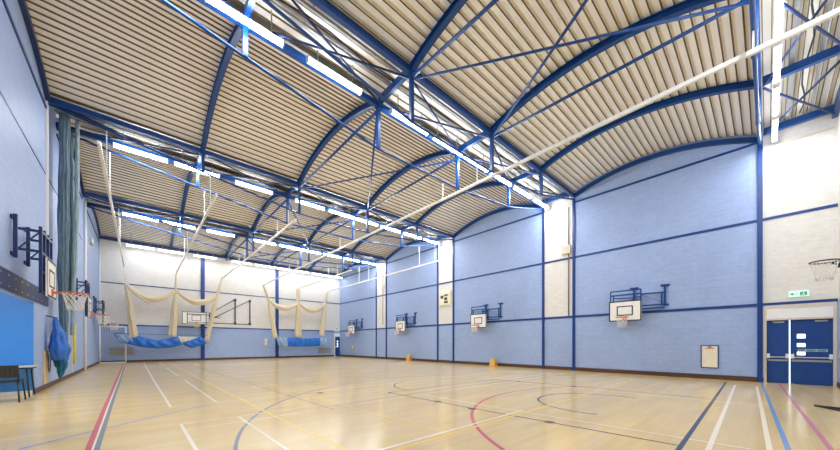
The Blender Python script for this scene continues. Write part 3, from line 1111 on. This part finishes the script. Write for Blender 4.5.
sheet([(-0.25, 2.0), (0.3, 1.72), (0.95, 1.55), (1.5, 1.68), (2.05, 1.92)],
      [(-0.65, 1.32), (0.1, 1.08), (0.95, 0.97), (1.7, 1.03), (2.35, 1.25)], PVC, NY - 0.16, 0.03, 40, 0.05, 4).build('blue_skirt', t)
sheet([(2.35, 1.42), (2.9, 1.62), (3.5, 1.9)], [(2.38, 1.24), (2.95, 0.97), (3.85, 1.36)], PVC, NY - 0.18, 0.03, 30, 0.04, 3).build('blue_skirt', t)
sheet([(1.9, 1.86), (3.6, 1.8)], [(2.15, 1.22), (2.75, 1.18)], NETB, NY - 0.06, 0.02, 24, 0.03, 4).build('net_panel', t)
sheet([(-1.25, 2.0), (-0.4, 1.98)], [(-1.0, 1.42), (-0.35, 1.3)], FLAP, NY - 0.12, 0.02, 12, 0.04, 2).build('clear_flap', t)
MB().tube([(-1.25, NY - 0.16, 2.02), (-1.15, NY - 0.17, 1.75), (-0.95, NY - 0.17, 1.45), (-0.6, NY - 0.17, 1.3)], 0.03, PVC, 8).build('skirt_hem', t)
MB().tube([(-1.25, NY - 0.15, 2.02), (3.9, NY - 0.15, 1.95)], 0.015, STEEL_D, 6).build('tie_line', t)

t = thing('practice_net', 'beige practice net tied up in swags near the far corner, straight blue skirt', 'practice net', (0, 0, 0))
MB().tube([(8.25, NY, 6.57), (7.97, NY, 6.4)], 0.02, NETB, 6).build('hanging_rope', t)
MB().tube([(11.3, NY, 6.57), (10.98, NY, 6.42)], 0.02, NETB, 6).build('hanging_rope', t)
MB().tube([(14.13, NY, 6.57), (13.83, NY, 6.42)], 0.02, NETB, 6).build('hanging_rope', t)
drop([(7.95, 6.45), (8.43, 5.1), (8.7, 3.4), (8.95, 1.85)], [0.06, 0.10, 0.13, 0.16, 0.18], t)
drop([(10.98, 6.45), (10.98, 5.1), (10.97, 3.5), (10.97, 1.95)], [0.14, 0.15, 0.18, 0.24, 0.28], t)
drop([(13.82, 6.45), (13.6, 5.2), (13.45, 3.6), (13.25, 2.1)], [0.07, 0.12, 0.16, 0.20, 0.22], t)
MB().tube(cat((8.42, NY, 5.2), (10.9, NY, 5.1), 0.62), 0.16, NETB, 24, radii=[0.07 + 0.15 * math.sin(math.pi * min(1, max(0, (i + 1) / 16))) for i in range(15)], fold=0.10, nf=5).build('swag', t)
MB().tube(cat((11.05, NY, 5.15), (13.6, NY, 5.2), 0.66), 0.16, NETB, 24, radii=[0.07 + 0.15 * math.sin(math.pi * min(1, max(0, (i + 1) / 16))) for i in range(15)], fold=0.10, nf=5).build('swag', t)
sheet([(9.95, 1.9), (11.5, 1.82), (13.0, 1.9)], [(9.95, 1.08), (11.5, 1.05), (13.0, 1.12)], PVC, NY - 0.16, 0.03, 40, 0.05, 7).build('blue_skirt', t)
sheet([(8.95, 1.95), (9.9, 1.9)], [(9.15, 1.2), (9.95, 1.0)], FLAP, NY - 0.14, 0.02, 12, 0.05, 2).build('clear_flap', t)
sheet([(13.0, 1.9), (14.0, 1.95)], [(13.0, 1.1), (13.7, 1.05)], FLAP, NY - 0.14, 0.02, 12, 0.05, 2).build('clear_flap', t)

# ------------------------------------------------------------------ division curtain bunched on the left wall, with its bag
t = thing('division_net', 'teal grey division net gathered in tall bundles down the left wall', 'division net', (-1.8, 15.0, 0))


def bundle(pts, rads, m, name, fold=0.14, nf=9, flat=0.7, n=40):
    P = chain(pts, n)
    rr = []
    for i in range(n + 1):
        u = i / n * (len(rads) - 1)
        k = min(int(u), len(rads) - 2)
        rr.append((rads[k] + (rads[k + 1] - rads[k]) * (u - k)) * (1 + 0.06 * math.sin(i * 0.8)))
    return MB().tube(P, 0.1, m, 44, radii=rr, fold=fold, nf=nf, flat=flat).build(name, t)


bundle([(0.02, 0, 8.62), (0.0, 0, 6.0), (-0.02, 0, 3.0), (0.0, -0.05, 1.9), (0.02, 0.05, 0.9)], [0.15, 0.16, 0.17, 0.14, 0.10], NETG, 'net_bundle')
bundle([(0.28, 0.1, 8.62), (0.27, 0.1, 6.0), (0.2, 0.1, 3.4), (0.16, 0.1, 1.6)], [0.06, 0.07, 0.08, 0.05], NETGL, 'net_bundle')
bundle([(0.13, 0.3, 8.3), (0.12, 0.3, 5.5), (0.1, 0.25, 2.6)], [0.05, 0.07, 0.07], NETG, 'net_bundle')
MB().tube([(-0.2, 0, 8.66), (1.2, 0, 8.66)], 0.02, GALV, 8).build('curtain_rail', t)

t = thing('bag', 'royal blue drawstring bag of gathered sheeting hung low on the left wall', 'bag', (-1.83, 14.35, 0))
bundle([(-0.06, -0.02, 2.13), (-0.05, 0, 1.9), (0.0, 0, 1.55), (0.02, 0, 1.15), (0.03, 0, 0.92), (0.03, 0, 0.82)], [0.04, 0.10, 0.17, 0.235, 0.26, 0.20], PVCB, 'bag_body', 0.08, 8, 0.8, 24)
MB().tube([(-0.06, -0.02, 2.1), (-0.245, -0.02, 2.16)], 0.02, BLACK, 6).build('drawstring', t)
bundle([(-0.03, 0.3, 1.05), (-0.02, 0.32, 0.85), (0.02, 0.34, 0.6), (0.0, 0.34, 0.42), (-0.02, 0.34, 0.26)], [0.08, 0.16, 0.15, 0.09, 0.03], TEAL, 'cloth_tail', 0.2, 7, 0.8, 20)

# ------------------------------------------------------------------ alcove furniture
t = thing('added_alcove_light', 'added flat white light, out of view, brightening the left alcove', 'ceiling light', (-3.1, 9.6, 3.3))
MB().box(-0.3, 0.3, -0.6, 0.6, -0.06, 0.0, WHITE).build('housing', t)
ld = bpy.data.lights.new('alcove_fill_lamp', 'AREA')  # unseen lamp, added to brighten the light blue end wall
ld.shape = 'RECTANGLE'
ld.size, ld.size_y = 0.55, 1.15
ld.energy = 36
lo = bpy.data.objects.new('alcove_fill_lamp', ld)
COL.objects.link(lo)
lo.location = (0, 0, -0.065)
lo.parent = t

t = thing('folding_table', 'pale topped table with black legs against the light blue alcove wall', 'table', (-2.7, 12.45, 0))
MB().box(-0.9, 0.72, -0.32, 0.30, 0.74, 0.765, TABLE).build('table_top', t)
MB().box(-0.88, 0.70, -0.30, 0.28, 0.70, 0.74, BLACKP).build('apron', t)
for sx in (-0.8, 0.62):
    for sy in (-0.25, 0.22):
        MB().tube([(sx, sy, 0.70), (sx + (0.05 if sx > 0 else -0.05), sy * 1.05, 0.0)], 0.016, BLACK, 8).build('leg', t)
t = thing('chair', 'black plastic chair pulled up to the pale table in the alcove', 'chair', (-2.27, 11.5, 0))
t.scale = (1.12, 1.12, 1.05)
m = MB()
for q in range(6):
    y0, y1 = -0.2 + q * 0.07, -0.2 + (q + 1) * 0.07
    z = 0.44 - 0.02 * math.sin(math.pi * (q + 0.5) / 6)
    m.box(-0.22, 0.22, y0, y1, z, z + 0.022, BLACKP)
m.build('seat', t)
m = MB()
for q in range(8):
    a0 = -0.22 + q * 0.055
    c0 = 0.04 * math.cos((q - 3.5) / 4 * 1.4)
    m.add([(a0, -0.20 - c0, 0.54), (a0 + 0.055, -0.20 - c0, 0.54), (a0 + 0.055, -0.25 - c0, 0.80), (a0, -0.25 - c0, 0.80),
           (a0, -0.18 - c0, 0.54), (a0 + 0.055, -0.18 - c0, 0.54), (a0 + 0.055, -0.23 - c0, 0.80), (a0, -0.23 - c0, 0.80)],
          [(0, 1, 2, 3), (7, 6, 5, 4), (0, 4, 5, 1), (3, 2, 6, 7), (0, 3, 7, 4), (1, 5, 6, 2)], BLACKP)
m.build('backrest', t)
for sx in (-1, 1):
    MB().tube([(sx * 0.2, -0.17, 0.44), (sx * 0.21, -0.21, 0.56), (sx * 0.2, -0.235, 0.62)], 0.012, BLACK, 8).build('back_upright', t)
    for sy in (-1, 1):
        MB().tube([(sx * 0.2, sy * 0.17, 0.44), (sx * 0.225, sy * 0.23, 0.0)], 0.013, BLACK, 8).build('leg', t)

# ------------------------------------------------------------------ left wall odds and ends
o = MB().box(XL + 0.0, XL + 0.02, 13.93, 14.52, 0.15, 1.13, PLY).build('plywood_board')
tag(o, 'bare plywood board fixed low on the left wall under the blue bag', 'board')
t = thing('cable_loop', 'thin dark cable hanging in a loop below the blue bag', 'cable', (XL + 0.03, 14.6, 0))
MB().tube([(0, 0.22 * math.sin(a * 0.262) * 0.6, 0.75 - 0.28 * math.cos(a * 0.262) * 1.0) for a in range(-10, 11)], 0.008, BLACK, 6).build('loop', t)
t = thing('switch_plate', 'small white switch plate on the left wall beside the teal cloth', 'switch plate', (XL, 17.5, 1.15))
MB().box(0, 0.02, -0.15, 0.15, -0.15, 0.15, WHITE).build('plate', t)
MB().box(0.02, 0.03, -0.04, 0.04, -0.05, 0.05, GREY).build('switch', t)
t = thing('padded_post', 'yellow padded upright on the left wall between two hoops', 'wall pad', (XL, 19.1, 0))
MB().tube([(0.07, 0, 0.5), (0.07, 0, 2.1)], 0.045, YELLOWP, 16).build('pad', t)
MB().box(0, 0.03, -0.03, 0.03, 0.13, 2.3, CREAM).build('backing_rail', t)
t = thing('alarm_box', 'grey alarm box high on the left wall', 'box', (XL, 25.2, 7.05))
MB().box(0, 0.12, -0.32, 0.32, -0.17, 0.17, GREY).build('case', t)
MB().box(0.12, 0.13, -0.2, 0.2, -0.08, 0.08, WHITE).build('cover', t)
o = MB().tube([(XL + 0.06, 22.65, 0.0), (XL + 0.06, 22.65, 8.4)], 0.05, WHITE, 10).build('downpipe')
tag(o, 'white downpipe running the full height of the left wall', 'pipe')
o = MB().tube([(XL + 0.05, 30.3, 2.55), (XL + 0.05, 30.3, 8.3)], 0.035, WHITE, 10).build('downpipe')
tag(o, 'thin white pipe in the left back corner above the goal', 'pipe')

# ------------------------------------------------------------------ white goal against the back wall
t = thing('goal', 'white framed goal with netting at the left end of the back wall', 'goal', (-1.42, 30.2, 0))
for x in (-0.60, 0.68):
    MB().tube([(x, 0, 0), (x, 0, 2.5)], 0.045, WHITE, 12).build('post', t)
MB().tube([(-0.62, 0, 2.5), (0.70, 0, 2.5)], 0.045, WHITE, 12).build('crossbar', t)
MB().box(-0.6, 0.68, -0.03, 0.03, 0.0, 0.06, WHITE).build('ground_bar', t)
m = MB()
for k in range(11):
    x = -0.6 + k * 0.128
    m.tube([(x, 0.02, 2.48), (x, 0.30, 0.05)], 0.004, NETW, 4)
for k in range(17):
    u = k / 16
    m.tube([(-0.6, 0.02 + 0.28 * u, 2.48 - 2.43 * u), (0.68, 0.02 + 0.28 * u, 2.48 - 2.43 * u)], 0.004, NETW, 4)
m.build('netting', t)

# ------------------------------------------------------------------ back wall fittings
def grille(x0, x1, z0, z1, lab):
    t = thing('vent_grille', lab, 'vent', ((x0 + x1) / 2, YB, (z0 + z1) / 2))
    a, b = (x1 - x0) / 2, (z1 - z0) / 2
    m = MB()
    m.box(-a, a, -0.03, 0, b - 0.04, b, GRILLE).box(-a, a, -0.03, 0, -b, -b + 0.04, GRILLE)
    m.box(-a, -a + 0.04, -0.03, 0, -b, b, GRILLE).box(a - 0.04, a, -0.03, 0, -b, b, GRILLE)
    m.build('frame', t)
    m = MB()
    n = int((z1 - z0) / 0.07)
    for k in range(n):
        z = -b + 0.05 + k * 0.07
        m.bar((-a + 0.04, -0.015, z), (a - 0.04, -0.015, z), 0.03, 0.022, GRILLE)
    m.box(-a + 0.03, a - 0.03, -0.004, 0, -b + 0.03, b - 0.03, GREY)
    m.build('louvres', t)


grille(-1.6, -0.35, 0.5, 1.05, 'grey vent grille low on the back wall behind the white goal')
grille(13.55, 14.85, 0.35, 0.92, 'grey vent grille low on the back wall beside the corner door')
t = thing('wall_plate', 'narrow cream plate on the blue back wall between the two nets', 'plate', (8.55, YB, 1.5))
MB().box(-0.1, 0.1, -0.03, 0, -0.3, 0.3, POSTER).build('plate', t)
MB().box(-0.03, 0.03, -0.04, -0.03, -0.05, 0.05, GREY).build('switch', t)

# ------------------------------------------------------------------ right wall fittings
def exit_sign(loc, ax, lab, wd=0.42, ht=0.17):
    t = thing('exit_sign', lab, 'exit sign', loc)
    m = MB()
    g = MB()
    if ax == 'x':
        m.box(-0.07, 0, -wd / 2, wd / 2, -ht / 2, ht / 2, EXITLIT)
        g.box(-0.075, -0.07, -0.17, -0.02, -0.06, 0.06, GREENS)                 # arrow panel and the running figure
        g.prism([(0.02, -0.01), (0.16, -0.01), (0.16, 0.012), (0.02, 0.012)], 'x', -0.075, -0.07, GREENS)
        g.prism([(0.12, -0.05), (0.19, 0.0), (0.12, 0.05)], 'x', -0.075, -0.07, GREENS)
        MB().box(-0.06, 0, -wd / 2 - 0.02, wd / 2 + 0.02, ht / 2, ht / 2 + 0.03, WHITE).build('housing', t)
        f = MB()
        f.prism([(-0.10 + 0.012 * math.cos(a * 0.785), 0.038 + 0.012 * math.sin(a * 0.785)) for a in range(8)], 'x', -0.078, -0.075, WHITE)
        f.prism([(-0.11, 0.02), (-0.085, 0.022), (-0.08, -0.012), (-0.055, -0.045), (-0.07, -0.05), (-0.095, -0.02), (-0.12, -0.05), (-0.135, -0.045), (-0.11, -0.01)], 'x', -0.078, -0.075, WHITE)
        f.build('running_figure', t)
    else:
        m.box(-wd / 2, wd / 2, -0.05, 0, -ht / 2, ht / 2, EXITLIT)
        g.box(-wd / 2 + 0.03, wd / 2 - 0.03, -0.055, -0.05, -ht / 2 + 0.03, ht / 2 - 0.03, GREENS)
        MB().box(-wd / 2 - 0.02, wd / 2 + 0.02, -0.05, 0, ht / 2, ht / 2 + 0.03, WHITE).build('housing', t)
    m.build('lit_panel', t)
    g.build('pictogram', t)


exit_sign((XR, -0.68, 2.94), 'x', 'lit green exit sign above the blue double doors')
exit_sign((15.55, YB, 2.92), 'y', 'small green exit sign above the far corner door', 0.34, 0.17)

t = thing('access_panel', 'cream notice panel in a blue frame low on the wall beside the double doors', 'panel', (XR, 1.45, 0.84))
m = MB()
m.box(-0.03, 0, -0.25, 0.25, 0.40, 0.43, COLUMN).box(-0.03, 0, -0.25, 0.25, -0.43, -0.40, COLUMN)
m.box(-0.03, 0, -0.25, -0.22, -0.4, 0.4, COLUMN).box(-0.03, 0, 0.22, 0.25, -0.4, 0.4, COLUMN)
m.build('frame', t)
MB().box(-0.018, 0, -0.22, 0.22, -0.4, 0.4, POSTER).build('sheet', t)
m = MB()
m.box(-0.021, -0.018, -0.12, 0.12, 0.28, 0.33, REDP)
m.box(-0.021, -0.018, -0.05, 0.05, 0.34, 0.38, DIGIT)
m.build('heading', t)

t = thing('scoreboard', 'cream scoreboard with dark number panels on a cream pier of the right wall', 'scoreboard', (XR, 15.05, 4.5))
MB().box(-0.10, 0, -0.55, 0.55, -0.48, 0.46, POSTER).build('case', t)
for (y, z, a, b) in ((0.26, 0.10, 0.13, 0.10), (-0.12, 0.20, 0.16, 0.06), (-0.10, -0.05, 0.14, 0.10), (-0.12, -0.28, 0.18, 0.07)):
    MB().box(-0.115, -0.10, y - a, y + a, z - b, z + b, DIGIT).build('number_panel', t)
MB().tube([(-0.06, -0.3, 0.46), (-0.06, 0.3, 0.46)], 0.02, CREAMD, 8).build('top_rail', t)

t = thing('junction_box', 'cream junction box high on the cream pier with a conduit through it', 'junction box', (XR, 6.74, 6.02))
MB().box(-0.14, 0, -0.22, 0.22, -0.20, 0.20, CREAM).build('case', t)
MB().box(-0.15, -0.14, -0.17, 0.17, -0.15, 0.15, CREAMD).build('cover', t)
MB().tube([(-0.04, -0.12, 2.1), (-0.04, -0.12, 0.2)], 0.022, CONDUIT, 8).tube([(-0.04, -0.12, -0.2), (-0.04, -0.12, -3.3)], 0.028, CONDUIT, 8).build('conduit', t)
t = thing('junction_box', 'small junction box with thin conduit on the cream pier farthest down the wall', 'junction box', (XR, 22.6, 6.3))
MB().box(-0.1, 0, -0.2, 0.2, -0.18, 0.18, CREAMD).build('case', t)
MB().tube([(-0.04, 0, 2.0), (-0.04, 0, -3.3)], 0.025, GREY, 8).build('conduit', t)
t = thing('wall_unit', 'small white and orange box low on the wall below the farthest right hoop', 'box', (XR, 27.7, 0.9))
MB().box(-0.12, 0, -0.2, 0.2, -0.5, 0.25, GREY).build('case', t)
MB().box(-0.13, -0.12, -0.12, 0.12, 0.0, 0.2, POSTER).build('cover', t)


def floor_sign():
    t = thing('floor_sign', '', 'floor sign', (0, 0, 0), group='yellow floor signs along the right wall')
    for s_ in (-1, 1):
        m = MB()
        m.add([(s_ * 0.16, -0.19, 0), (s_ * 0.16, 0.19, 0), (s_ * 0.05, 0.16, 0.44), (s_ * 0.05, -0.16, 0.44),
               (s_ * 0.14, -0.19, 0), (s_ * 0.14, 0.19, 0), (s_ * 0.03, 0.16, 0.44), (s_ * 0.03, -0.16, 0.44)],
              [(0, 1, 2, 3), (7, 6, 5, 4), (0, 4, 5, 1), (3, 2, 6, 7), (0, 3, 7, 4), (1, 5, 6, 2)], YELLOW)
        m.build('panel', t)
    MB().tube([(-0.05, 0, 0.43), (-0.03, 0, 0.47), (0.03, 0, 0.47), (0.05, 0, 0.43)], 0.012, YELLOW, 6).build('handle', t)
    return t


p = floor_sign()
p.location = (XR - 0.27, 10.9, 0)
p['label'] = 'yellow folding floor sign below the hoop between junction box and scoreboard piers'
p = copy_tree(p)
p.location = (XR - 0.27, 18.75, 0)
p['label'] = 'yellow folding floor sign below the hoop just beyond the scoreboard pier'
